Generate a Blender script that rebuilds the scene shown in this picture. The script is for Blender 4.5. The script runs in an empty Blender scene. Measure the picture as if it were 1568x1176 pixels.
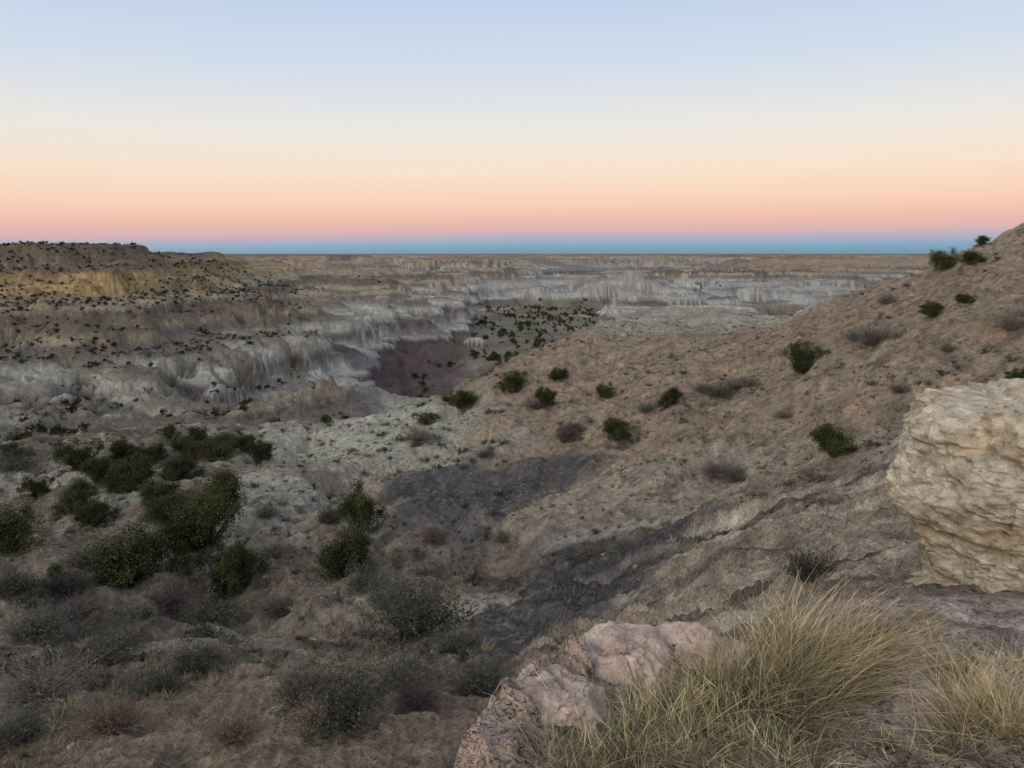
import bpy, math, numpy as np, time
from mathutils import Vector, noise as mn
T0=time.time()
rng=np.random.default_rng(7)
F=1150.0; PITCH=math.radians(9.87); CP,SP=math.cos(PITCH),math.sin(PITCH)
sc=bpy.context.scene
# ---------------------------------------------------------------- noise
PERM=np.random.default_rng(3).permutation(1024).astype(np.int32)
PERM=np.concatenate([PERM,PERM])
GA=np.random.default_rng(4).uniform(0,2*math.pi,1024)
GX=np.cos(GA).astype(np.float32); GY=np.sin(GA).astype(np.float32)
def gnoise(x,y,seed=0):
    x=np.asarray(x,dtype=np.float64)+seed*37.17; y=np.asarray(y,dtype=np.float64)-seed*91.3
    xf=np.floor(x); yf=np.floor(y)
    xi=xf.astype(np.int64)&1023; yi=yf.astype(np.int64)&1023
    fx=(x-xf).astype(np.float32); fy=(y-yf).astype(np.float32)
    u=fx*fx*fx*(fx*(fx*6-15)+10); v=fy*fy*fy*(fy*(fy*6-15)+10)
    xi1=(xi+1)&1023; yi1=(yi+1)&1023
    a=PERM[xi]; b=PERM[xi1]
    def g(p,q,dx,dy):
        h=PERM[p+q]; return GX[h]*dx+GY[h]*dy
    n00=g(a,yi,fx,fy); n10=g(b,yi,fx-1,fy); n01=g(a,yi1,fx,fy-1); n11=g(b,yi1,fx-1,fy-1)
    return ((n00*(1-u)+n10*u)*(1-v)+(n01*(1-u)+n11*u)*v)*1.5
def fbm(x,y,o=4,seed=0,gain=.5):
    s=0;a=1.0;t=0
    for i in range(o):
        s=s+a*gnoise(x*2**i,y*2**i,seed+i*3); t+=a; a*=gain
    return s/t*1.3
def ridged(x,y,o=4,seed=0,gain=.5):
    s=0;a=1.0;t=0
    for i in range(o):
        s=s+a*(1-np.abs(gnoise(x*2**i,y*2**i,seed+i*3))*2.2); t+=a; a*=gain
    return s/t
def ss(a,b,x):
    t=np.clip((x-a)/(b-a),0,1); return t*t*(3-2*t)
rad=math.radians
# ---------------------------------------------------------------- surveyed break lines of the land (bearing, range, height)
def sv(px,py,d,z=None):
    X=(px-784)/F
    if py is None:
        vy=CP+.1*SP; return math.atan2(X/vy,1),math.hypot(X/vy*d,d),z
    Y=(588-py)/F; vy=CP+Y*SP; vz=Y*CP-SP
    x=X/vy*d; return math.atan2(x,d),math.hypot(x,d),vz/vy*d
N=None
LINES=[
 # A rim of the ledge the viewer stands on
 ([(0,N,1.2,-1.6),(600,N,1.7,-1.6),(700,1176,2.2),(745,1085,2.5),(800,1010,2.75),(830,985,2.9),(890,975,3.0),(940,962,3.3),(1080,967,3.5),(1200,960,3.7),(1300,945,4.0),(1400,925,4.4),(1568,905,5.0)],(1.6,-1.6)),
 # B foot of ledge
 ([(0,N,5,-5.4),(600,N,3.8,-5.0),(700,N,3.7,-4.7),(830,N,4.4,-4.5),(950,N,5.2,-4.5),(1080,N,5.6,-4.0),(1200,N,6.0,-3.3),(1300,915,6.0),(1400,902,6.2),(1568,890,6.5)],(6,-2)),
 # C
 ([(0,1176,9),(200,1176,9),(400,1176,8.5),(600,1176,8.5),(700,1130,9.5),(750,1060,12),(830,985,15),(900,957,16),(1000,955,13),(1100,945,10.5),(1200,915,9),(1300,885,9),(1400,860,9),(1568,840,9)],(9,-2.5)),
 # D
 ([(0,1040,15),(200,1050,14.5),(400,1020,14),(600,1025,14),(700,1010,16),(800,955,20),(900,915,20),(1000,885,18),(1100,845,16),(1200,810,15),(1300,775,15),(1370,745,15),(1568,720,15)],(15,-3)),
 # E crest of rilled spur
 ([(0,950,24),(200,955,24),(400,962,24),(600,950,24),(700,940,24),(760,925,24.5),(820,890,25),(900,862,24),(1000,838,22),(1100,800,21),(1200,772,20),(1300,745,19),(1370,705,19),(1568,640,20)],(22,-4)),
 # F dip behind it
 ([(0,870,33),(200,870,33),(400,870,33),(600,860,33),(700,870,32),(800,890,31),(900,886,29),(1000,866,28),(1100,824,27),(1200,795,26),(1300,758,25),(1370,712,25),(1568,640,26)],(30,-4)),
 # G
 ([(0,780,46),(200,770,47),(400,780,46),(600,780,46),(700,790,45),(800,780,45),(900,760,44),(1000,755,40),(1100,740,38),(1200,720,37),(1300,690,35),(1400,660,33),(1568,600,32)],(45,-4)),
 # H
 ([(0,710,70),(200,700,70),(400,710,66),(600,700,64),(700,700,62),(800,700,58),(900,690,56),(1000,665,54),(1100,645,52),(1200,620,50),(1400,540,46),(1568,480,44)],(65,-3)),
 # I crest of near hill
 ([(0,690,95),(200,670,90),(300,660,88),(400,655,88),(500,640,90),(600,636,88),(680,603,92),(740,570,97),(800,542,102),(860,516,108),(920,492,115),(1000,500,115),(1100,508,105),(1200,494,95),(1250,468,88),(1330,438,80),(1400,415,76),(1480,385,73),(1568,350,70)],(100,-3)),
 # J
 ([(0,660,140),(200,650,140),(400,650,140),(500,660,140),(600,668,150),(700,635,150),(800,580,150),(880,530,150),(940,484,152),(1000,469,155),(1100,475,155),(1200,485,145),(1300,470,130),(1400,440,120),(1568,370,115)],(150,-4)),
 # K foot of the bluffs
 ([(0,620,200),(200,605,210),(300,605,225),(400,622,240),(500,636,262),(600,640,275),(700,598,305),(800,560,350),(900,N,300,-56),(1000,N,300,-56),(1200,N,300,-56),(1568,N,300,-50)],(250,-5)),
 # L
 ([(0,525,270),(100,505,280),(200,520,285),(300,540,285),(400,546,285),(500,548,295),(570,570,310),(630,600,345),(680,565,390),(740,545,420),(800,520,480),(900,500,600),(1000,N,600,-57),(1200,N,600,-57),(1568,N,600,-57)],(400,-5)),
 # M
 ([(0,369,420),(200,377,460),(260,390,500),(330,405,530),(400,424,560),(450,436,600),(600,458,620),(680,472,640),(740,486,680),(850,472,830),(900,466,850),(1000,462,880),(1200,460,900),(1568,460,900)],(800,-5)),
 # N
 ([(0,N,900,2),(200,390,950),(300,399,950),(400,406,1000),(600,422,1100),(750,432,1150),(900,432,1200),(1200,430,1250),(1568,430,1250)],(1000,-5)),
]
TH=np.radians(np.linspace(-180,180,1441))
LR=np.linspace(math.log(.1),math.log(40000),1500); RR=np.exp(LR)
def gsm(a,s,ax):
    k=np.arange(-4*s,4*s+1); w=np.exp(-.5*(k/s)**2); w/=w.sum()
    pad=[(0,0)]*a.ndim; pad[ax]=(4*s,4*s)
    ap=np.pad(a,pad,mode='edge')
    return sum(w[i]*np.take(ap,np.arange(i,i+a.shape[ax]),axis=ax) for i in range(len(k)))
rk=[np.full(1441,.1),np.full(1441,1.0)]; zk=[np.full(1441,-1.6),np.full(1441,-1.6)]
for pts,back in LINES:
    P=[sv(*p) for p in pts]; P.sort()
    th=[-math.pi,-rad(75)]+[p[0] for p in P]+[rad(75),math.pi]
    lr=[math.log(back[0]),math.log(P[0][1])]+[math.log(p[1]) for p in P]+[math.log(P[-1][1]),math.log(back[0])]
    zz=[back[1],P[0][2]]+[p[2] for p in P]+[P[-1][2],back[1]]
    rk.append(np.exp(gsm(np.interp(TH,th,lr),2,0))); zk.append(gsm(np.interp(TH,th,zz),2,0))
rk=np.array(rk); zk=np.array(zk)
TAB=np.empty((1441,1500))
for i in range(1441):
    TAB[i]=np.interp(RR,rk[:,i],zk[:,i])
TAB=gsm(TAB,3,1)
LRA=np.log(rk[2])  # ledge rim
def H(x,y):
    x=np.asarray(x,float); y=np.asarray(y,float)
    r=np.hypot(x,y)+1e-6; th=np.arctan2(x,y)
    fi=(th+math.pi)/(2*math.pi)*1440; fj=(np.log(np.clip(r,.1,39999))-LR[0])/(LR[1]-LR[0])
    i=np.clip(fi.astype(int),0,1439); j=np.clip(fj.astype(int),0,1498); a=fi-i; b=fj-j
    z=(TAB[i,j]*(1-a)+TAB[i+1,j]*a)*(1-b)+(TAB[i,j+1]*(1-a)+TAB[i+1,j+1]*a)*b
    def zone(lo,hi,fn):
        nonlocal z
        m=(r>=lo)&(r<hi)
        if m.any(): z[m]=fn(x[m],y[m],r[m],z[m],th[m])
    def near(x,y,r,z,th):
        z=z+fbm(x/.9,y/.9,3,1)*.09*(1-ss(6,9,r))+fbm(x/.22,y/.22,5,2,.6)*.04*(1-ss(7,12,r))
        rim=np.exp(np.interp(th,TH,LRA))
        pk=ss(rad(-9),rad(-5),th)*ss(rad(17),rad(13),th)*ss(.80,.95,r/rim)*(1-ss(6,8,r))
        l=ridged(x/.7+fbm(x/.3,y/.3,2,4),y/.7,3,5,.5)
        z=z+pk*(np.clip(l-.35,-.2,.5)*.20)
        return z
    zone(.2,12,near)
    def mid(x,y,r,z,th):
        w=ss(7,22,r)*(1-ss(250,500,r))
        z=z+w*(fbm(x/14,y/14,4,11)*1.5)
        left=1-ss(rad(-3),rad(6),th)
        z=z-w*(.35+.65*left)*ss(.5,.95,ridged(x/22,y/22,3,15))*1.9
        z=z-w*ss(24,30,r)*ss(.5,.95,ridged(x/8,y/8,3,16))*.65
        z=z+ss(5,9,r)*(1-ss(160,260,r))*(fbm(x/1.6,y/1.6,5,17,.62)*.38)
        ux=-.74*x+.67*y+fbm(x/4,y/4,2,20)*2; vx=.67*x+.74*y+fbm(x/5,y/5,3,19)*1.1
        wr=ss(7,10,r)*(1-ss(24,29,r))*ss(rad(-4),rad(3),th)
        z=z-wr*((ridged(vx/1.5,ux/9,2,21)-.3)*.42+(ridged(vx/.42,ux/5,3,23)-.3)*.30)
        return z
    zone(5,500,mid)
    def can(x,y,r,z,th):
        w=ss(110,200,r)*(1-ss(3500,9000,r))
        left=1-ss(rad(-12),rad(0),th)*(1-ss(280,420,r))
        flat=ss(-60,-53,z)
        lh=(1-ss(rad(-17),rad(-9),th+fbm(x/80,y/80,2,30)*.08))*(1-ss(420,560,r))
        wx=x+fbm(x/60,y/60,2,31)*25; wy=y+fbm(x/60,y/60,2,33)*25
        g=ridged(wx/100,wy/80,5,35,.5); g2=ridged(wx/34,wy/34,5,36,.55)
        vl=ss(rad(-3.5),rad(-1),th+fbm(x/70,y/70,3,34)*.05)*(1-ss(rad(5),rad(8),th))*(1-ss(760,900,r))*ss(280,330,r)
        bt=fbm(wx/300,wy/130,5,37,.5)
        low=ss(-18,-42,z)
        z=z+w*low*ss(330,480,r)*(1-lh)*(1-vl)*((ss(-.15,.16,bt)-.4)*19+(ss(.10,.30,bt))*8)
        z=z-w*left*(.2+.8*flat)*((g-.35)*(18-4*ss(450,700,r))*(1-lh)*(1-vl)+lh*((g-.3)*11+(g2-.4)*7))
        z=z+w*left*fbm(x/9,y/9,4,39)*(1.9*(1-ss(300,500,r))+.6)*(1-.6*vl)
        z=np.where(vl>.02,z*(1-vl)+np.maximum(z,-57+fbm(x/60,y/60,5,38)*4.5)*vl,np.maximum(z,-62))
        mk=ss(-.2,.2,fbm(x/70,y/70,3,42)); jz=fbm(x/30,y/30,3,44)*1.5
        for zc,am in ((-14,3.2),(-29,2.2),(-43,3.2)):
            if zc==-14: a_=am*(.25+.75*(1-ss(rad(-27),rad(-22),th)))
            else: a_=am
            dz=z-zc+jz*.6; z=z+w*left*mk*a_*np.tanh(dz/1.1)*np.exp(-(dz/8.5)**2)
        zc=5.0+fbm(x/90,y/90,3,40)*2.2
        z=np.where(z>zc-3,zc-3+3*(1-np.exp(-(z-zc+3)/3)),z)
        return z
    zone(110,9000,can)
    def far(x,y,r,z,th):
        w=ss(1150,1700,r)
        wx=x+fbm(x/500,y/500,3,41)*300; wy=y+fbm(x/500,y/500,3,43)*300
        M=fbm(wx/1500,wy/480,6,45,.5)
        M=M+.25*(1-ss(rad(-26),rad(-14),th))*ss(6000,800,r)
        fl=-62+18*ss(2200,9000,r)
        tp=-17+5*ss(3000,9000,r)
        zf=fl+(tp-fl)*(.5*ss(-.20,-.04,M)+.5*ss(.04,.20,M))+ M*10
        g=ridged(wx/260,wy/200,4,47,.5)
        zf=zf-(g-.4)*16*(1-ss(5000,14000,r))
        zf=np.minimum(zf,-9+6*ss(6000,14000,r))
        zf=np.where(r>14000,zf*(1-ss(14000,30000,r))+(-24)*ss(14000,30000,r),zf)
        return z*(1-w)+zf*w
    zone(1150,1e9,far)
    def terr(x,y,r,z,th):
        lh=(1-ss(rad(-16),rad(-8),th))*(1-ss(420,560,r))
        w=ss(150,260,r)*(1-ss(9000,16000,r))*(.25+.4*ss(-.3,.3,fbm(x/120,y/120,2,53)))*(1-.35*lh)
        st=7.0; zz=z+fbm(x/120,y/120,2,51)*1.5+fbm(x/25,y/25,2,52)*.5
        q=zz/st; f=q-np.floor(q)
        zt=(np.floor(q)+ss(.25,.85,f))*st-(zz-z)
        return z*(1-w)+zt*w
    zone(150,1e9,terr)
    return z
# ---------------------------------------------------------------- terrain sheet
def seg(a,b,n): return np.exp(np.linspace(math.log(a),math.log(b),n,endpoint=False))
rings=np.concatenate([seg(.1,1,12),seg(1,2,70),seg(2,5,320),seg(5,110,600),seg(110,1500,720),seg(1500,6000,260),seg(6000,39000,70),[39000]])
cols=np.radians(np.concatenate([np.linspace(-180,-60,50,endpoint=False),np.linspace(-60,-38,60,endpoint=False),np.linspace(-38,38,1050,endpoint=False),np.linspace(38,60,60,endpoint=False),np.linspace(60,180,51)]))
R,TT=np.meshgrid(rings,cols,indexing='ij')
X=R*np.sin(TT); Y=R*np.cos(TT)
Z=H(X.ravel(),Y.ravel()).reshape(X.shape)
dzr=np.gradient(Z,axis=0)/np.gradient(R,axis=0); dzt=np.gradient(Z,axis=1)/(R*np.gradient(TT,axis=1))
SL=np.hypot(dzr,dzt)
def C(*a): return np.array(a,dtype=np.float32)
def mix(a,b,m): return a*(1-m[...,None])+b*m[...,None]
def blob(px,py,d,wt,wl,nz):
    th,r,_=sv(px,py,d)
    q=((TT-th)/rad(wt))**2+((np.log(R)-math.log(r))/wl)**2
    return ss(1.3,.6,np.sqrt(q)+nz)
n_a=fbm(X/7,Y/7,4,61); n_b=fbm(X/1.3,Y/1.3,4,63); n_c=fbm(X/40,Y/40,4,65); n_d=fbm(X/.25,Y/.25,3,67)
nz=n_a*.6+n_b*.3
col=np.empty(X.shape+(3,),np.float32); col[:]=C(.255,.21,.155)
col=mix(col,C(.43,.39,.31),ss(-.05,.4,n_a))
col=mix(col,C(.14,.122,.095),ss(.05,.45,-n_a))
col=mix(col,C(.29,.225,.16),blob(470,1120,10.5,15,.4,nz*.6)*.8)
hill=ss(rad(-8),rad(2),TT+n_a*.08)*ss(33,42,R)*(1-ss(125,140,R))
col=mix(col,C(.365,.285,.205),hill*.85); col=mix(col,C(.46,.29,.185),hill*ss(.1,.45,n_b)*.45)
col=mix(col,C(.43,.39,.30),hill*ss(.05,.4,n_c)*.6); col=mix(col,C(.20,.16,.12),hill*ss(.05,.4,-n_b)*.55)
pale=blob(560,672,75,9,.22,nz); col=mix(col,C(.50,.495,.39),pale*.85)
pale=blob(700,700,62,7,.08,nz); col=mix(col,C(.48,.45,.35),pale*.6)
col=mix(col,C(.45,.43,.37),blob(440,760,50,4.5,.12,nz)*.75)
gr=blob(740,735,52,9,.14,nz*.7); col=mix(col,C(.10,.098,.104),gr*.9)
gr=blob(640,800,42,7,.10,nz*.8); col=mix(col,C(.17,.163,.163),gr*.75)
ux=-.74*X+.67*Y+fbm(X/4,Y/4,2,20)*2; vx=.67*X+.74*Y+fbm(X/5,Y/5,3,19)*1.1
spur=ss(7,9,R)*(1-ss(23.5,25.5,R+n_b))*ss(rad(-3),rad(4),TT+n_a*.05)
st=fbm(vx/.5,ux/10,5,71,.6)
col=mix(col,C(.37,.31,.235),spur); col=mix(col,C(.55,.49,.39),spur*ss(.05,.35,st)*.85); col=mix(col,C(.12,.105,.095),spur*ss(.08,.33,-st)*.85)
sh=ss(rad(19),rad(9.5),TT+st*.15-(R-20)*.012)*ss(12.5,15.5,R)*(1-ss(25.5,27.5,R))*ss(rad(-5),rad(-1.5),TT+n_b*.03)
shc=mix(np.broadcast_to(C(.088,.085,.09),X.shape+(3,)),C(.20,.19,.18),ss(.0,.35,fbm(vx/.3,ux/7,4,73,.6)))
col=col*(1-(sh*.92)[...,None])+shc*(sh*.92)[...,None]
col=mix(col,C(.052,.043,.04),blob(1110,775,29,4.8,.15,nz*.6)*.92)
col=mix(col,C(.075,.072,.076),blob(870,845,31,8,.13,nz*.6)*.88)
col=mix(col,C(.46,.43,.37),blob(960,822,35,6,.035,nz)*.75)
wm=ss(100,118,R)*(1-ss(190,220,R))*ss(rad(4),rad(8),TT)*(1-ss(rad(20),rad(26),TT))
col=mix(col,C(.44,.43,.35),wm*.8); col=mix(col,C(.25,.22,.165),wm*ss(.0,.3,-n_a)*.6)
led=1-ss(5.5,7.5,R)
col=mix(col,C(.36,.275,.21),led)
rim=np.exp(np.interp(TT,TH,LRA))
pk=ss(rad(-9),rad(-5),TT)*ss(rad(17),rad(12),TT+n_b*.1)*ss(.78,.88,R/rim+n_d*.05)*led
col=mix(col,C(.60,.46,.365),pk); col=mix(col,C(.46,.33,.25),pk*ss(-.0,.3,n_b)*.6)
pk2=ss(rad(22),rad(26),TT)*ss(3.1,3.5,R+n_b*.4)*led
col=mix(col,C(.45,.37,.32),pk2*.8); col=mix(col,C(.17,.13,.10),led*(1-pk*.8)*ss(.05,.4,-n_d)*.5)
zw=Z+fbm(X/400,Y/400,2,81)*2.5
zs=[-70,-58,-56.5,-53.5,-51.5,-50.5,-45,-43.5,-41,-39.5,-35.5,-34.5,-31.5,-30.5,-28,-27,-23,-22,-18,-11,-8,-5,0,12]
cs=[(.27,.245,.185),(.24,.215,.17),(.14,.095,.10),(.085,.056,.065),(.12,.085,.093),(.45,.46,.42),(.41,.42,.37),(.18,.155,.155),(.19,.165,.16),(.43,.43,.375),(.39,.375,.31),(.22,.20,.175),(.21,.185,.155),(.42,.365,.26),(.38,.315,.215),(.17,.14,.12),(.18,.15,.12),(.38,.345,.265),(.32,.26,.17),(.36,.265,.15),(.18,.14,.095),(.28,.23,.16),(.16,.13,.09),(.15,.122,.09)]
cs=np.array(cs)
stc=np.stack([np.interp(zw,zs,cs[:,k]) for k in range(3)],-1).astype(np.float32)
och=(1-ss(rad(-26),rad(-20),TT+n_c*.06))*(1-ss(430,600,R))*ss(-21,-19,zw)*(1-ss(-10,-8,zw))*ss(.3,.55,SL)*ss(-.35,.0,fbm(X/45,Y/45,3,90))
stc=mix(stc,C(.48,.34,.17),och)
pur=ss(-52,-48,zw)*(1-ss(-41,-37,zw))*ss(.05,.3,fbm(X/120,Y/120,3,92))*ss(rad(-20),rad(-14),TT)*(1-ss(rad(-2),rad(2),TT))*(1-ss(700,900,R))
stc=mix(stc,C(.125,.088,.098),pur*.7)
fine=gnoise(zw/1.1,X/700,83)+.6*gnoise(zw/.5,X/600,85)
stc*= (1+.34*fine)[...,None]
flatm=1-ss(.10,.28,SL+n_b*.03+n_a*.05)
stc=mix(stc,C(.21,.175,.13),flatm*.5*ss(-62,-54,Z))
vfl=(1-ss(-54.5,-52,Z))*(1-ss(900,1000,R))
stc=mix(stc,C(.25,.225,.165),vfl*.8); stc=mix(stc,C(.15,.145,.10),vfl*ss(-.1,.3,fbm(X/22,Y/30,4,94))*.7); stc=mix(stc,C(.42,.40,.34),vfl*ss(.78,.9,ridged(X/120,Y/200,2,96))*.8)
pv=ss(rad(-14),rad(-11),TT)*ss(rad(-3.2),rad(-5),TT+n_c*.04)*(1-ss(-52,-49,Z))*(1-ss(420,520,R)); stc=mix(stc,C(.105,.075,.082),pv*.85)
lh=(1-ss(rad(-17),rad(-9),TT+n_c*.05))*(1-ss(430,600,R))
stc=mix(stc,C(.20,.165,.12),lh*ss(-.25,.25,fbm(X/18,Y/18,4,86))*.65*(1-och))
stc=mix(stc,C(.40,.28,.21),ss(.0,.3,fbm(X/900,Y/250,3,87))*ss(900,1600,R)*.5)
stc=mix(stc,C(.46,.455,.415),ss(.0,.3,fbm(X/800,Y/220,3,88))*ss(450,700,R)*.45*(1-ss(4000,7000,R))*(1-vfl))
stc=mix(stc,C(.14,.12,.12),ss(.08,.3,fbm(X/900,Y/200,3,89))*ss(900,1500,R)*.5)
stc*=.92
cz=ss(118,150,R)*(1-wm*.8)
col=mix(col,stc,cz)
col=mix(col,C(.235,.21,.235),ss(1800,16000,R)*.65)  # aerial haze painted into the far ground colour, stronger with range
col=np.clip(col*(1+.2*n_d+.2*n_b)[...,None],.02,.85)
nr,nc=X.shape
def make_mesh(name,co,faces,cl=None,smooth=True,k=4):
    me=bpy.data.meshes.new(name); co=np.ascontiguousarray(co,np.float32).reshape(-1,3); faces=np.ascontiguousarray(faces,np.int32).reshape(-1,k)
    me.vertices.add(len(co)); me.vertices.foreach_set('co',co.ravel())
    me.loops.add(faces.size); me.loops.foreach_set('vertex_index',faces.ravel())
    me.polygons.add(len(faces)); me.polygons.foreach_set('loop_start',np.arange(0,faces.size,k,dtype=np.int32))
    me.update(calc_edges=True)
    me.polygons.foreach_set('use_smooth',np.full(len(faces),smooth))
    if cl is not None:
        at=me.color_attributes.new('Col','FLOAT_COLOR','POINT')
        c4=np.ones((len(co),4),np.float32); c4[:,:3]=np.asarray(cl).reshape(-1,3); at.data.foreach_set('color',c4.ravel())
    me.update(); return me
idx=np.arange(nr*nc,dtype=np.int32).reshape(nr,nc)
q=np.stack([idx[:-1,:-1],idx[:-1,1:],idx[1:,1:],idx[1:,:-1]],-1)[...,::-1]
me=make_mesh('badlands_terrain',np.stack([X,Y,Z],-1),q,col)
terrain=bpy.data.objects.new('badlands_terrain',me); sc.collection.objects.link(terrain)
# ---------------------------------------------------------------- materials
def newmat(name):
    m=bpy.data.materials.new(name); m.use_nodes=True; nt=m.node_tree
    b=nt.nodes['Principled BSDF']; b.inputs['Roughness'].default_value=.95
    b.inputs['Specular IOR Level'].default_value=.1
    return m,nt,b
def attr_mat(name,scales,amt,bump=None,rand=0):
    m,nt,b=newmat(name); N_=nt.nodes; L=nt.links
    at=N_.new('ShaderNodeAttribute'); at.attribute_name='Col'
    tc=N_.new('ShaderNodeNewGeometry') if not rand else N_.new('ShaderNodeTexCoord')
    pos=tc.outputs['Position'] if not rand else tc.outputs['Object']
    cur=at.outputs['Color']; hs=[]
    for s,a in zip(scales,amt):
        n=N_.new('ShaderNodeTexNoise'); n.inputs['Scale'].default_value=s; n.inputs['Detail'].default_value=5; n.inputs['Roughness'].default_value=.68
        L.new(pos,n.inputs['Vector'])
        mr=N_.new('ShaderNodeMapRange'); mr.inputs[1].default_value=.32; mr.inputs[2].default_value=.68; mr.inputs[3].default_value=1-a; mr.inputs[4].default_value=1+a
        L.new(n.outputs['Fac'],mr.inputs[0])
        vm=N_.new('ShaderNodeVectorMath'); vm.operation='SCALE'; L.new(cur,vm.inputs[0]); L.new(mr.outputs[0],vm.inputs['Scale']); cur=vm.outputs[0]; hs.append(n.outputs['Fac'])
    if rand:
        oi=N_.new('ShaderNodeObjectInfo'); mr=N_.new('ShaderNodeMapRange'); mr.inputs[3].default_value=1-rand; mr.inputs[4].default_value=1+rand
        L.new(oi.outputs['Random'],mr.inputs[0]); vm=N_.new('ShaderNodeVectorMath'); vm.operation='SCALE'; L.new(cur,vm.inputs[0]); L.new(mr.outputs[0],vm.inputs['Scale']); cur=vm.outputs[0]
    L.new(cur,b.inputs['Base Color'])
    if bump:
        prev=None
        for h,(d,st) in zip(hs,bump):
            bp=N_.new('ShaderNodeBump'); bp.inputs['Distance'].default_value=d; bp.inputs['Strength'].default_value=st
            L.new(h,bp.inputs['Height'])
            if prev: L.new(prev,bp.inputs['Normal'])
            prev=bp.outputs[0]
        L.new(prev,b.inputs['Normal'])
    return m
M_T=attr_mat('badlands_soil',[.35,2.2,14],[.18,.38,.34],[(1.5,.5),(.45,.9),(.06,.9)])
terrain.data.materials.append(M_T)
M_R=attr_mat('sandstone',[1.5,9,60],[.12,.22,.22],[(.08,.6),(.05,.9),(.010,.9)])
M_F=attr_mat('foliage',[3,12],[.3,.35],None,rand=.28)
M_S=attr_mat('stones',[4,20],[.25,.25],[(.15,.6),(.04,.6)],rand=.3)
# ---------------------------------------------------------------- plants
def leaves(c,s,rg,up=.3):
    n=len(c); a=rg.normal(size=(n,3)); a[:,2]+=up; a/=np.linalg.norm(a,axis=1,keepdims=True)
    b=np.cross(a,rg.normal(size=(n,3))); b/=np.linalg.norm(b,axis=1,keepdims=True)
    s=np.asarray(s)[:,None]; a=a*s; b=b*s*.4
    v=np.stack([c-b*.6,c+a*.2-b*1.1,c+a,c+a*.3+b],1)
    return v.reshape(-1,3),np.arange(4*n).reshape(-1,4)
def ribbons(p,d,L,w,droop,k,rg,side=None):
    n=len(p); t=np.linspace(0,1,k+1)[None,:,None]
    d=d/np.linalg.norm(d,axis=1,keepdims=True)
    if side is None: side=rg.normal(size=(n,3))
    s=np.cross(d,side); s/=np.linalg.norm(s,axis=1,keepdims=True)+1e-9
    L=np.asarray(L).reshape(-1,1,1); w=np.asarray(w).reshape(-1,1,1); droop=np.asarray(droop)
    cen=p[:,None,:]+d[:,None,:]*L*t
    if droop.ndim==2: cen=cen+droop[:,None,:]*L*t**2
    else: cen=cen+np.array([0,0,-1.])*droop.reshape(-1,1,1)*L*t**2
    hw=w*(1-.88*t)
    v=np.stack([cen-s[:,None,:]*hw,cen+s[:,None,:]*hw],2)
    i0=(np.arange(n)*(k+1)*2)[:,None]+np.arange(k)[None]*2
    f=np.stack([i0,i0+1,i0+3,i0+2],-1)
    return v.reshape(-1,3),f.reshape(-1,4)
class Acc:
    def __init__(s): s.v=[];s.f=[];s.c=[];s.n=0
    def add(s,v,f,c):
        s.v.append(v); s.f.append(f+s.n); c=np.asarray(c,float)
        if c.ndim==1: c=np.tile(c,(len(v),1))
        s.c.append(c); s.n+=len(v)
    def mesh(s,name,mat,smooth=False):
        me=make_mesh(name,np.concatenate(s.v),np.concatenate(s.f),np.concatenate(s.c),smooth); me.materials.append(mat); return me
def tube(p0,p1,r0,r1,bend,k=5,n=6):
    t=np.linspace(0,1,k+1)[:,None]; c=p0*(1-t)+p1*t+bend*(t*(1-t))
    d=(p1-p0)/np.linalg.norm(p1-p0); a=np.cross(d,[.3,.9,.1]); a/=np.linalg.norm(a); b=np.cross(d,a)
    r=r0*(1-t)+r1*t; an=np.linspace(0,2*math.pi,n,endpoint=False)
    v=c[:,None,:]+r[:,None,:]*(np.cos(an)[None,:,None]*a+np.sin(an)[None,:,None]*b)
    i=np.arange((k+1)*n).reshape(k+1,n); f=np.stack([i[:-1],np.roll(i[:-1],-1,1),np.roll(i[1:],-1,1),i[1:]],-1)
    return v.reshape(-1,3),f.reshape(-1,4)
def juniper(seed,nc=80,nl=200,wide=.5,ls=.028,colr=(.056,.070,.027),low=.08):
    rg=np.random.default_rng(seed); A=Acc(); colr=np.array(colr)
    lob=[(rg.uniform(-1,1)*wide*.6,rg.uniform(-1,1)*wide*.6,rg.uniform(.2,.68),rg.uniform(.16,.32)) for _ in range(9)]+[(0,0,.62,.3),(0,0,.3,.38)]
    cs_=[]
    while len(cs_)<nc:
        l=lob[rg.integers(len(lob))]; d=rg.normal(size=3); d/=np.linalg.norm(d)
        p=np.array(l[:3])+d*l[3]*rg.uniform(.6,1.1)
        if p[2]<low: continue
        cs_.append(p)
    for p in cs_:
        A.add(*tube(np.array([0,0,-.05])+rg.normal(size=3)*.02,p,.022,.004,rg.normal(size=3)*.12,4,4),(.12,.095,.075))
        k=int(nl*rg.uniform(.4,1.3)); sg=rg.uniform(.04,.075)
        c=p+rg.normal(size=(k,3))*sg*np.array([1,1,1.05]); v,f=leaves(c,rg.uniform(.6,1.3,k)*ls,rg,1.0)
        tint=colr*rg.uniform(.5,1.5)*np.array([rg.uniform(.85,1.3),1,1]); cc=np.repeat(tint*rg.uniform(.8,1.2,(k,1)),4,0)
        A.add(v,f,cc)
    A.add(*tube(np.array([0,0,-.2]),np.array([.03,0,.45]),.05,.02,np.array([.08,.03,0]),5,8),(.14,.11,.09))
    return A.mesh('juniper',M_F)
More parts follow.
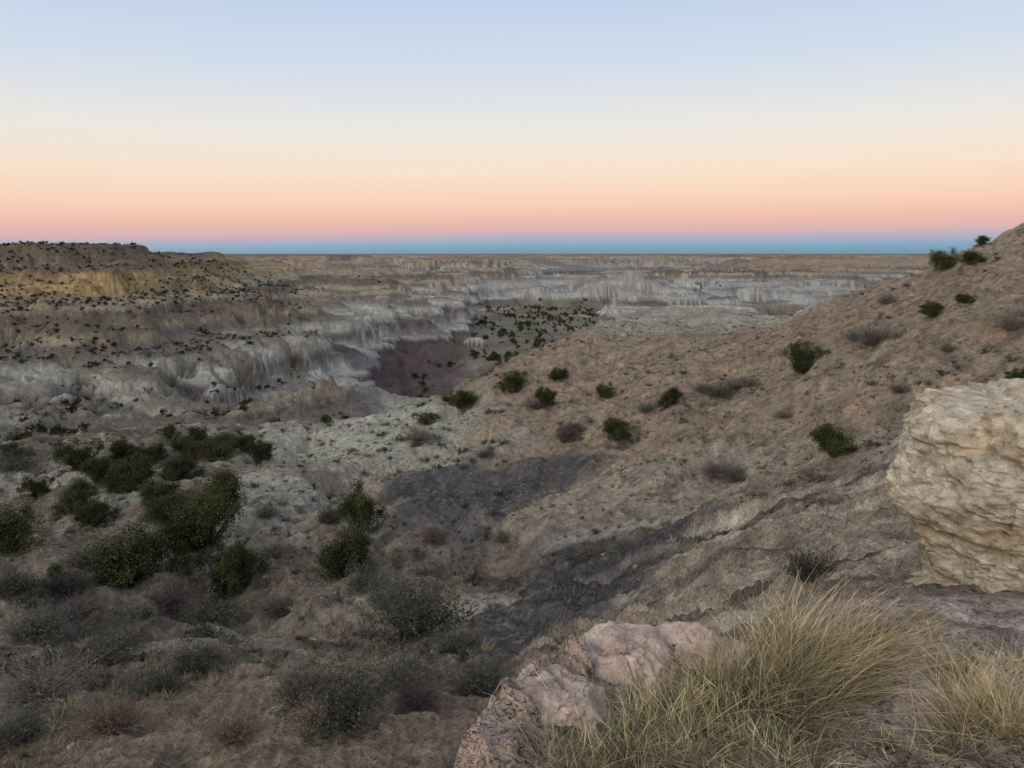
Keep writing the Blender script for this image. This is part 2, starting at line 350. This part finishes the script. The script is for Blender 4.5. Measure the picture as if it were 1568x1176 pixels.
def shrub(seed,n=260,leaf=600,tw=(.13,.115,.10),lf=(.12,.125,.085),spread=1.0,ls=.035,w=.006):
    rg=np.random.default_rng(seed); A=Acc()
    p=rg.normal(size=(n,3))*np.array([.10,.10,.0]); d=rg.normal(size=(n,3))*np.array([spread,spread,.25]); d[:,2]=np.abs(d[:,2])+rg.uniform(.25,1.3,n)
    L=rg.uniform(.4,.95,n)*.75; A_=rg.normal(size=(n,3))*.25
    v,f=ribbons(p,d,L,np.full(n,w),A_,4,rg); A.add(v,f,np.repeat(np.array(tw)*rg.uniform(.6,1.5,(n,1)),10,0))
    dn=d/np.linalg.norm(d,axis=1,keepdims=True); m=n*3; k=rg.integers(0,n,m); t=rg.uniform(.4,.95,m)
    q0=p[k]+dn[k]*(L[k]*t)[:,None]+A_[k]*(L[k]*t*t)[:,None]; d2=dn[k]+rg.normal(size=(m,3))*.6
    v,f=ribbons(q0,d2,rg.uniform(.08,.25,m),np.full(m,w*.5),rg.normal(size=(m,3))*.2,2,rg); A.add(v,f,np.repeat(np.array(tw)*rg.uniform(.7,1.7,(m,1)),6,0))
    if leaf:
        k=rg.integers(0,m,leaf); c=q0[k]+d2[k]/np.linalg.norm(d2[k],axis=1,keepdims=True)*rg.uniform(.0,.2,(leaf,1))+rg.normal(size=(leaf,3))*.02
        v,f=leaves(c,rg.uniform(.5,1.2,leaf)*ls,rg,.6); A.add(v,f,np.repeat(np.array(lf)*rg.uniform(.6,1.5,(leaf,1)),4,0))
    return A.mesh('shrub',M_F)
def tuft(seed,n=120,c=(.40,.33,.2),h=1,sp=.5,w=.012):
    rg=np.random.default_rng(seed); A=Acc()
    p=rg.normal(size=(n,3))*np.array([.15,.15,0]); d=rg.normal(size=(n,3))*np.array([sp,sp,0]); d[:,2]=rg.uniform(.6,1.2,n)
    v,f=ribbons(p,d,rg.uniform(.4,1,n)*h,np.full(n,w),rg.uniform(.1,.5,n),2,rg); A.add(v,f,np.repeat(np.array(c)*rg.uniform(.5,1.4,(n,1)),6,0))
    return A.mesh('tuft',M_F)
JUN=[juniper(100+i,wide=[.5,.62,.42,.7,.55,.35][i],nc=[80,90,70,95,60,65][i],low=[.06,.04,.08,.04,.15,.1][i]) for i in range(6)]
SAGE=[shrub(200,leaf=2600,n=300,lf=(.085,.095,.068),tw=(.10,.09,.08)),shrub(201,n=380,leaf=2200,lf=(.115,.12,.088)),shrub(202,n=340,leaf=500,tw=(.15,.135,.12))]
DRY=[shrub(210,n=520,leaf=0,tw=(.15,.125,.11)),shrub(211,n=420,leaf=300,tw=(.27,.20,.15),lf=(.3,.23,.16))]
# ---------------------------------------------------------------- siting on the ground
def hit(px,py,dmin=4,dmax=2500):
    Xc=(px-784)/F; Yc=(588-py)/F; vy=CP+Yc*SP; vz=Yc*CP-SP
    d=np.exp(np.linspace(math.log(dmin),math.log(dmax),1600)); x=Xc/vy*d; z=vz/vy*d
    h=H(x,d); k=np.argmax(h>=z)
    if h[k]<z[k]: return None
    return float(x[k]),float(d[k]),float(h[k])
def place(name,me,px,py,hpx,wf=1.0,dmin=7):
    p=hit(px,py,dmin)
    if p is None or p[1]>140: return
    s=hpx/F*p[1]*1.1
    o=bpy.data.objects.new(name,me); sc.collection.objects.link(o)
    o.location=(p[0],p[1],p[2]-.04*s); o.scale=(s*wf,s*wf*rng.uniform(.85,1.15),s); o.rotation_euler=(rng.normal()*.06,rng.normal()*.06,rng.uniform(0,6.28))
J=[(115,785,50,1.2),(122,718,46,1.3),(150,740,46,1.3),(197,752,50,1.2),(242,780,55,1.2),(190,702,34,1.5),(292,704,52,1.1),(330,706,42,1.4),(395,710,42,1.1),(275,735,38,1.3),(12,848,82,1.1),(338,782,64,1.2),(295,842,62,1.2),(346,912,84,1.05),(322,836,92,1.15),(205,890,92,1.3),(550,818,78,.95),(532,880,76,1.15),(700,622,28,1.7),(650,652,20,1.5),(832,624,36,1.1),(850,582,18,1.3),(922,610,24,1.3),(945,676,36,1.5),(1025,624,30,1.4),(1232,568,46,1.0),(1428,483,22,1.7),(1478,466,14,1.6),(1436,414,34,1.2),(1490,408,20,1.8),(1280,698,52,1.25),(790,602,34,.9),(1560,588,26,1.5),(180,748,40,1.3),(350,692,32,1.2),(88,885,24,1.1),(30,712,36,1.4),(225,705,28,1.5),(375,692,28,1.4),(145,802,40,1.3),(265,802,55,1.2),(500,652,14,1.4),(1505,374,14,1.4),(60,760,32,1.3),(365,865,34,1.1),(245,700,20,1.2),(175,610,14,1.2),(260,670,22,1.3)]
for i,(a,b,c,w) in enumerate(J): place('juniper_tree',JUN[i%6],a,b,c,w)
S=[(635,970,125,1.2,0),(600,930,70,1.2,1),(60,1065,95,1.3,2),(170,1010,70,1.3,0),(530,1095,105,1.3,0),(470,1070,80,1.2,1),(620,1050,80,1.2,1),(735,1060,75,1.3,1),(60,970,60,1.5,1),(330,950,50,1.5,0),(505,798,40,1,1),(1238,885,78,1.05,0),(130,870,50,1.2,1),(430,940,40,1.6,1),(420,850,40,1.5,2),(1125,735,30,1.4,1),(955,845,30,1.3,1),(300,1030,60,1.3,0),(770,830,30,1.2,2),(30,1130,60,1.3,1),(1520,640,40,1.5,2),(20,720,40,1.5,0),(100,910,50,1.4,1),(245,1065,60,1.4,0),(20,900,45,1.4,1),(700,1000,60,1.4,0),(560,900,50,1.3,1),(900,850,26,1.6,2),(410,790,26,1.5,2),(230,840,40,1.4,1),(1098,608,30,1.4,0),(1130,596,26,1.4,1),(880,664,30,1.2,0),(990,630,20,1.5,1),(1310,520,20,1.5,1),(1200,640,18,1.6,2),(1380,600,20,1.5,1),(1450,540,20,1.4,1)]
for a,b,c,w,k in S: place('sagebrush',SAGE[k],a,b,c,w)
D=[(258,930,66,1.5,0),(175,1110,80,1.2,1),(360,1130,70,1.2,1),(870,670,38,1.2,0),(1340,528,48,1.2,0),(1095,727,38,1.6,0),(645,675,34,1.5,0),(1550,505,36,1.4,0),(480,1110,60,1.2,1),(665,830,40,1.1,0),(1360,465,24,1.2,0),(640,1080,60,1.3,0),(1125,480,18,1,0),(130,940,50,1.3,0),(745,700,22,1.5,0),(820,625,26,1.4,0),(1075,600,24,1.3,0),(1145,590,24,1.3,0)]
for a,b,c,w,k in D: place('dry_bush',DRY[k],a,b,c,w)
# ---------------------------------------------------------------- scattered masses (face instancing)
def mass(name,me_list,X_,Y_,S_,sink=.05):
    par=bpy.data.objects.new(name,None); sc.collection.objects.link(par)
    n=len(X_); Zs=H(X_,Y_); grp=rng.integers(0,len(me_list),n)
    for g,me in enumerate(me_list):
        m=grp==g; x,y,z,s=X_[m],Y_[m],Zs[m]-sink*S_[m],S_[m]; a=rng.uniform(0,6.28,m.sum())
        cx=np.stack([np.cos(a),np.sin(a),0*a],1)*s[:,None]*.5; cy=np.stack([-np.sin(a),np.cos(a),0*a],1)*s[:,None]*.5
        c=np.stack([x,y,z],1); v=np.stack([c-cx-cy,c+cx-cy,c+cx+cy,c-cx+cy],1).reshape(-1,3)
        pm=make_mesh(name+'_sites',v,np.arange(len(v)).reshape(-1,4),smooth=False)
        po=bpy.data.objects.new(name+'_sites',pm); sc.collection.objects.link(po); po.parent=par
        po.instance_type='FACES'; po.use_instance_faces_scale=True; po.show_instancer_for_render=False; po.show_instancer_for_viewport=False
        ch=bpy.data.objects.new(name+'_unit',me); sc.collection.objects.link(ch); ch.parent=po
def polar(n,r0,r1,t0,t1,uni=1.0):
    th=np.radians(rng.uniform(t0,t1,n)); u=rng.uniform(0,1,n)
    r=(r0**(1/uni)+(r1**(1/uni)-r0**(1/uni))*u)**uni
    return r*np.sin(th),r*np.cos(th)
jl=juniper(150,nc=26,nl=26,ls=.12,wide=.6,colr=(.048,.06,.025)); sl=[shrub(220,n=40,leaf=260,ls=.10,w=.012,lf=(.075,.08,.05)),shrub(221,n=60,leaf=160,ls=.09,w=.014,lf=(.13,.12,.085),tw=(.13,.11,.09))]
tf=[tuft(230,60,(.38,.31,.20),w=.018),tuft(231,60,(.16,.155,.10),w=.018),tuft(232,50,(.32,.28,.20),w=.02)]
x,y=polar(20000,11,125,-42,42,.85); r_=np.hypot(x,y); keep=(fbm(x/6,y/6,3,91)>-.16)&~((r_<27)&(x>-.08*y)&(rng.uniform(size=len(x))<.96))
mass('bunchgrass_cover',tf,x[keep],y[keep],rng.uniform(.15,.42,keep.sum()))
x,y=polar(3600,12,135,-44,44,.8); r_=np.hypot(x,y); keep=(fbm(x/9,y/9,3,93)>-.05+.12*(x>0))&~((r_<27)&(x>-.05*y))
mass('desert_scrub',sl,x[keep],y[keep],rng.uniform(.3,.85,keep.sum())*np.where(x[keep]<0,1.1,.8))
x,y=polar(15000,120,620,-46,-8,.6); z=H(x,y); keep=(fbm(x/35,y/35,3,95)+.35*(z>-25)-.3*(z<-36)>-.0)&(z>-56)&~((np.arctan2(x,y)>-.26)&(rng.uniform(size=len(x))<.85))
mass('slope_scrub',[sl[0],jl,sl[1]],x[keep],y[keep],rng.uniform(.5,1.8,keep.sum()))
x,y=polar(4200,300,950,-8,12,.6); z=H(x,y); tha=np.degrees(np.arctan2(x,y)); r_=np.hypot(x,y)
env=ss(7.5,.5,np.abs(tha-2.0))*ss(290,400,r_)*ss(950,650,r_)
keep=(z<-50)&(fbm(x/30,y/38,4,97)*1.5+env*.6+rng.normal(size=len(x))*.3>.62)
mass('valley_junipers',[jl],x[keep],y[keep],1.2+2.6*rng.uniform(0,1,keep.sum())**1.8)
x,y=polar(4500,620,3500,-44,30,.8); keep=(fbm(x/160,y/160,3,99)>.08)
mass('distant_scrub',[jl],x[keep],y[keep],rng.uniform(1.0,2.2,keep.sum()))
# ---------------------------------------------------------------- stones
def rock(seed,sub=3,flat=.65,amp=.35,c=(.36,.28,.21)):
    import bmesh
    bm=bmesh.new(); bmesh.ops.create_icosphere(bm,subdivisions=sub,radius=.5)
    for v in bm.verts:
        p=v.co.copy(); n=mn.noise(p*2.2+Vector((seed*7.1,0,0)))*amp+mn.noise(p*6+Vector((0,seed*3.,0)))*amp*.35
        cell=mn.voronoi(p*1.8+Vector((seed,seed,0)))[0][0]; v.co=p*(1+n-.55*cell); v.co.z*=flat
    me=bpy.data.meshes.new('stone'); bm.to_mesh(me); bm.free(); me.materials.append(M_S)
    at=me.color_attributes.new('Col','FLOAT_COLOR','POINT'); at.data.foreach_set('color',np.tile(np.array([*c,1],np.float32),len(me.vertices)))
    return me
RK=[rock(1,3),rock(2,3,c=(.40,.28,.19)),rock(3,3,c=(.46,.42,.35)),rock(4,3,c=(.19,.16,.135))]
x,y=polar(19000,8,130,-42,42,.8); r_=np.hypot(x,y); keep=(fbm(x/5,y/5,3,101)>-.08)&~((r_<25)&(x>-.06*y)&(rng.uniform(size=len(x))<.93))
mass('loose_stones',RK,x[keep],y[keep],rng.uniform(.06,.24,keep.sum())*np.exp(rng.normal(size=keep.sum())*.35)*np.clip(r_[keep]/18,.5,1),.2)
x,y=polar(1500,1,6,-10,45,.6); mass('ledge_pebbles',RK,x,y,rng.uniform(.006,.028,len(x)),.1)
# ---------------------------------------------------------------- weathered rocks
def rockbody(name,cx,cy,zb,zt,rx,ry,hs,rs,colA,colB,colC,nu=420,nv=260,amp=1.0,rot=0,crack=.035,lay=.035,big=.10,med=.034):
    A=[];Cc=[]; tt=.86
    for j in range(nv):
        t=j/(nv-1); h=t/tt*.96 if t<tt else .96+.04*(t-tt)/(1-tt)
        rr=np.interp(h,hs,rs) if t<tt else np.interp(.96,hs,rs)*(1-(t-tt)/(1-tt))
        for i in range(nu):
            a=2*math.pi*i/nu; R_=rr*(1+.10*math.cos(2*a+.6)+.05*math.cos(3*a+1))
            p=Vector((R_*rx*math.cos(a+rot),R_*ry*math.sin(a+rot),h*(zt-zb)))
            q=p+Vector((cx,cy,0)); w=min(1,rr*1.5)
            wq=q+mn.noise_vector(q*2.2)*.10
            l=mn.fractal(Vector((wq.x*1.2,wq.y*1.2,wq.z*6.5)),.8,2,4)
            d=mn.fractal(q*1.6+Vector((5,2,1)),.9,2,6)*big+max(-.45,min(.45,l*1.8))*lay+mn.fractal(q*8,.6,2,5)*med+mn.fractal(q*26,.5,2,3)*.013
            F_=mn.voronoi(Vector((q.x*2.1,q.y*2.1,q.z*1.6))+mn.noise_vector(q*3)*.3)[0]; cr=F_[1]-F_[0]
            ck=mn.noise(q*1.1+Vector((9,9,9)))>.05
            if ck and cr<crack: d-=.045*(1-cr/crack)
            pit=mn.voronoi(q*11)[0][0]
            if pit<.22 and mn.noise(q*2.7)>.05: d-=.015*(1-pit/.22)
            d*=amp
            n=Vector((math.cos(a+rot),math.sin(a+rot),0))*w+Vector((0,0,1))*(1-w)*.8
            if h>.95: n.z+=.4
            p=p+n*d; A.append((cx+p.x,cy+p.y,zb+p.z))
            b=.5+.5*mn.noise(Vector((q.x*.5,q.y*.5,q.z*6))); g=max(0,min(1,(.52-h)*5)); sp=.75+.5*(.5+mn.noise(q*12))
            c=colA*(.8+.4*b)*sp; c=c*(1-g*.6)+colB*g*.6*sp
            if mn.noise(q*2.3)>.1 or (.55<h<.8): c=c*.5+colC*.5*sp
            Cc.append(c)
    i=np.arange(nu*nv).reshape(nv,nu); f=np.stack([i[:-1],np.roll(i[:-1],-1,1),np.roll(i[1:],-1,1),i[1:]],-1)
    me=make_mesh(name,np.array(A),f,np.clip(np.array(Cc),.02,.8)); me.materials.append(M_R)
    o=bpy.data.objects.new(name,me); sc.collection.objects.link(o)
V=lambda *a:np.array(a)
rockbody('sandstone_boulder',4.80,6.3,-3.25,-1.17,1.09,1.2,[0,.14,.28,.36,.42,.45,.49,.55,.66,.72,.80,.88,.94,.98,1.0],[.98,.88,.85,.88,.90,1.02,1.05,1.08,1.10,1.09,1.06,1.0,.92,.80,0],V(.57,.475,.33),V(.44,.355,.235),V(.63,.575,.47),lay=.042,big=.15,med=.032)
hs_=[0,.4,.7,.85,.93,.97,1.0]; rs_=[1.3,1.15,1.04,.92,.76,.55,0]
for cx,cy,zt,rx,ry,ro in [(.16,2.62,-1.57,.24,.32,.5),(.44,3.02,-1.62,.30,.28,1.2),(.02,2.26,-1.68,.20,.28,.2),(.86,3.20,-1.73,.34,.22,0)]:
    rockbody('mudstone_outcrop',cx,cy,zt-.9,zt,rx,ry,hs_,rs_,V(.62,.475,.38),V(.50,.37,.29),V(.66,.54,.45),nu=260,nv=150,amp=.75,rot=ro,crack=.025,lay=.012,big=.15,med=.022)
# ---------------------------------------------------------------- foreground grass
def clump(x,y,rad_,n,hh,lean,green):
    rg=rng; A=Acc(); g=rg.normal(size=(n,2))*rad_; px=x+g[:,0]; py=y+g[:,1]; z=H(px,py)-.01
    p=np.stack([px,py,z],1); d=np.stack([g[:,0]/rad_*.35+rg.normal(size=n)*.42,g[:,1]/rad_*.35+rg.normal(size=n)*.42,rg.uniform(.6,1.2,n)],1)
    L=hh*rg.uniform(.18,1,n)**.9; dr=np.stack([lean+rg.normal(size=n)*.28,rg.normal(size=n)*.25,-rg.uniform(0,.4,n)],1)
    k=6; v,f=ribbons(p,d,L,rg.uniform(.0011,.0026,n),dr,k,rg,side=np.tile([0.,1,.2],(n,1))+rg.normal(size=(n,3))*.5)
    tip=np.array((.74,.57,.32)); base=np.array((.15,.16,.09)); t=np.repeat(np.linspace(0,1,k+1),2)[None,:,None]
    isg=(rg.uniform(size=n)<green)[:,None,None]; c=np.where(isg,base+(np.array((.30,.30,.175))-base)*t,(np.array((.28,.235,.14)))*(1-t)+tip*t)
    c=c*rg.uniform(.6,1.45,(n,1,1)); A.add(v,f,c.reshape(-1,3))
    m=A.mesh('dry_grass_clump',M_F); o=bpy.data.objects.new('dry_grass_clump',m); sc.collection.objects.link(o)
for px,py,rd,n,hh,ln,g in [(1190,1055,.12,1000,.42,.25,.4),(1270,1030,.10,800,.50,.35,.12),(1220,1010,.09,450,.5,.3,.1),(1120,1065,.11,750,.28,.1,.5),(1030,1110,.10,650,.24,0,.45),(950,1140,.10,550,.20,-.1,.5),(1560,1115,.10,700,.38,.1,.2),(1480,1130,.08,420,.30,-.1,.2),(1350,985,.08,300,.36,.35,.1),(1180,1150,.11,550,.17,0,.6),(1460,1030,.06,220,.28,.2,.2),(1080,1165,.1,450,.16,0,.5),(1420,960,.05,150,.2,.2,.2),(1510,1080,.08,300,.35,.3,.1),(880,1172,.08,350,.17,0,.5),(1300,1130,.06,90,.1,0,.3),(1400,1150,.08,120,.12,0,.3),(1560,1030,.06,160,.25,.2,.2)]:
    p=hit(px,py,1.2,5)
    if p: clump(p[0],p[1],rd,n,hh,ln,g)
# ---------------------------------------------------------------- sky, sun
w=bpy.data.worlds.new('World'); sc.world=w; w.use_nodes=True; nt=w.node_tree; N_=nt.nodes; L=nt.links
bg=N_['Background']; bg.inputs['Strength'].default_value=1.0
sky=N_.new('ShaderNodeTexSky'); sky.sky_type='NISHITA'; sky.sun_disc=False; sky.sun_elevation=rad(1.0); sky.sun_rotation=rad(195)
sc1=N_.new('ShaderNodeVectorMath'); sc1.operation='SCALE'; sc1.inputs['Scale'].default_value=.03; L.new(sky.outputs[0],sc1.inputs[0])
tc=N_.new('ShaderNodeTexCoord'); sp=N_.new('ShaderNodeSeparateXYZ'); L.new(tc.outputs['Generated'],sp.inputs[0])
mr=N_.new('ShaderNodeMapRange'); mr.inputs[1].default_value=0; mr.inputs[2].default_value=-.6; mr.inputs[3].default_value=0; mr.inputs[4].default_value=.011; L.new(sp.outputs[0],mr.inputs[0])
ad=N_.new('ShaderNodeMath'); L.new(sp.outputs[2],ad.inputs[0]); L.new(mr.outputs[0],ad.inputs[1])
rp=N_.new('ShaderNodeValToRGB'); L.new(ad.outputs[0],rp.inputs[0])
def lin(c): return tuple(((v/255)/12.92 if v/255<.04045 else ((v/255+.055)/1.055)**2.4) for v in c)+(1,)
st=[(0,(116,150,174)),(.010,(126,168,193)),(.0195,(172,173,193)),(.029,(214,177,180)),(.044,(233,187,174)),(.066,(244,206,183)),(.105,(243,222,203)),(.152,(231,227,222)),(.227,(205,216,232)),(.296,(189,205,231)),(.5,(180,190,211)),(1,(174,178,189))]
cr=rp.color_ramp
while len(cr.elements)<len(st): cr.elements.new(.5)
for e,(p,c) in zip(cr.elements,st): e.position=p; e.color=lin(c)
va=N_.new('ShaderNodeVectorMath'); va.operation='ADD'; L.new(rp.outputs[0],va.inputs[0]); L.new(sc1.outputs[0],va.inputs[1]); L.new(va.outputs[0],bg.inputs['Color'])
sd=bpy.data.lights.new('afterglow_sun','SUN'); sd.energy=1.2; sd.angle=rad(22); sd.color=(1,.88,.76)
so=bpy.data.objects.new('afterglow_sun',sd); sc.collection.objects.link(so); so.rotation_euler=(rad(64),0,rad(-38))
cam=bpy.data.cameras.new('camera'); co=bpy.data.objects.new('camera',cam); sc.collection.objects.link(co); sc.camera=co
cam.sensor_width=36; cam.lens=36*F/1568; cam.clip_start=.05; cam.clip_end=100000
co.location=(0,0,0); co.rotation_euler=(math.pi/2-PITCH,0,0)
sc.view_settings.view_transform='Standard'; sc.view_settings.look='None'; sc.view_settings.exposure=0
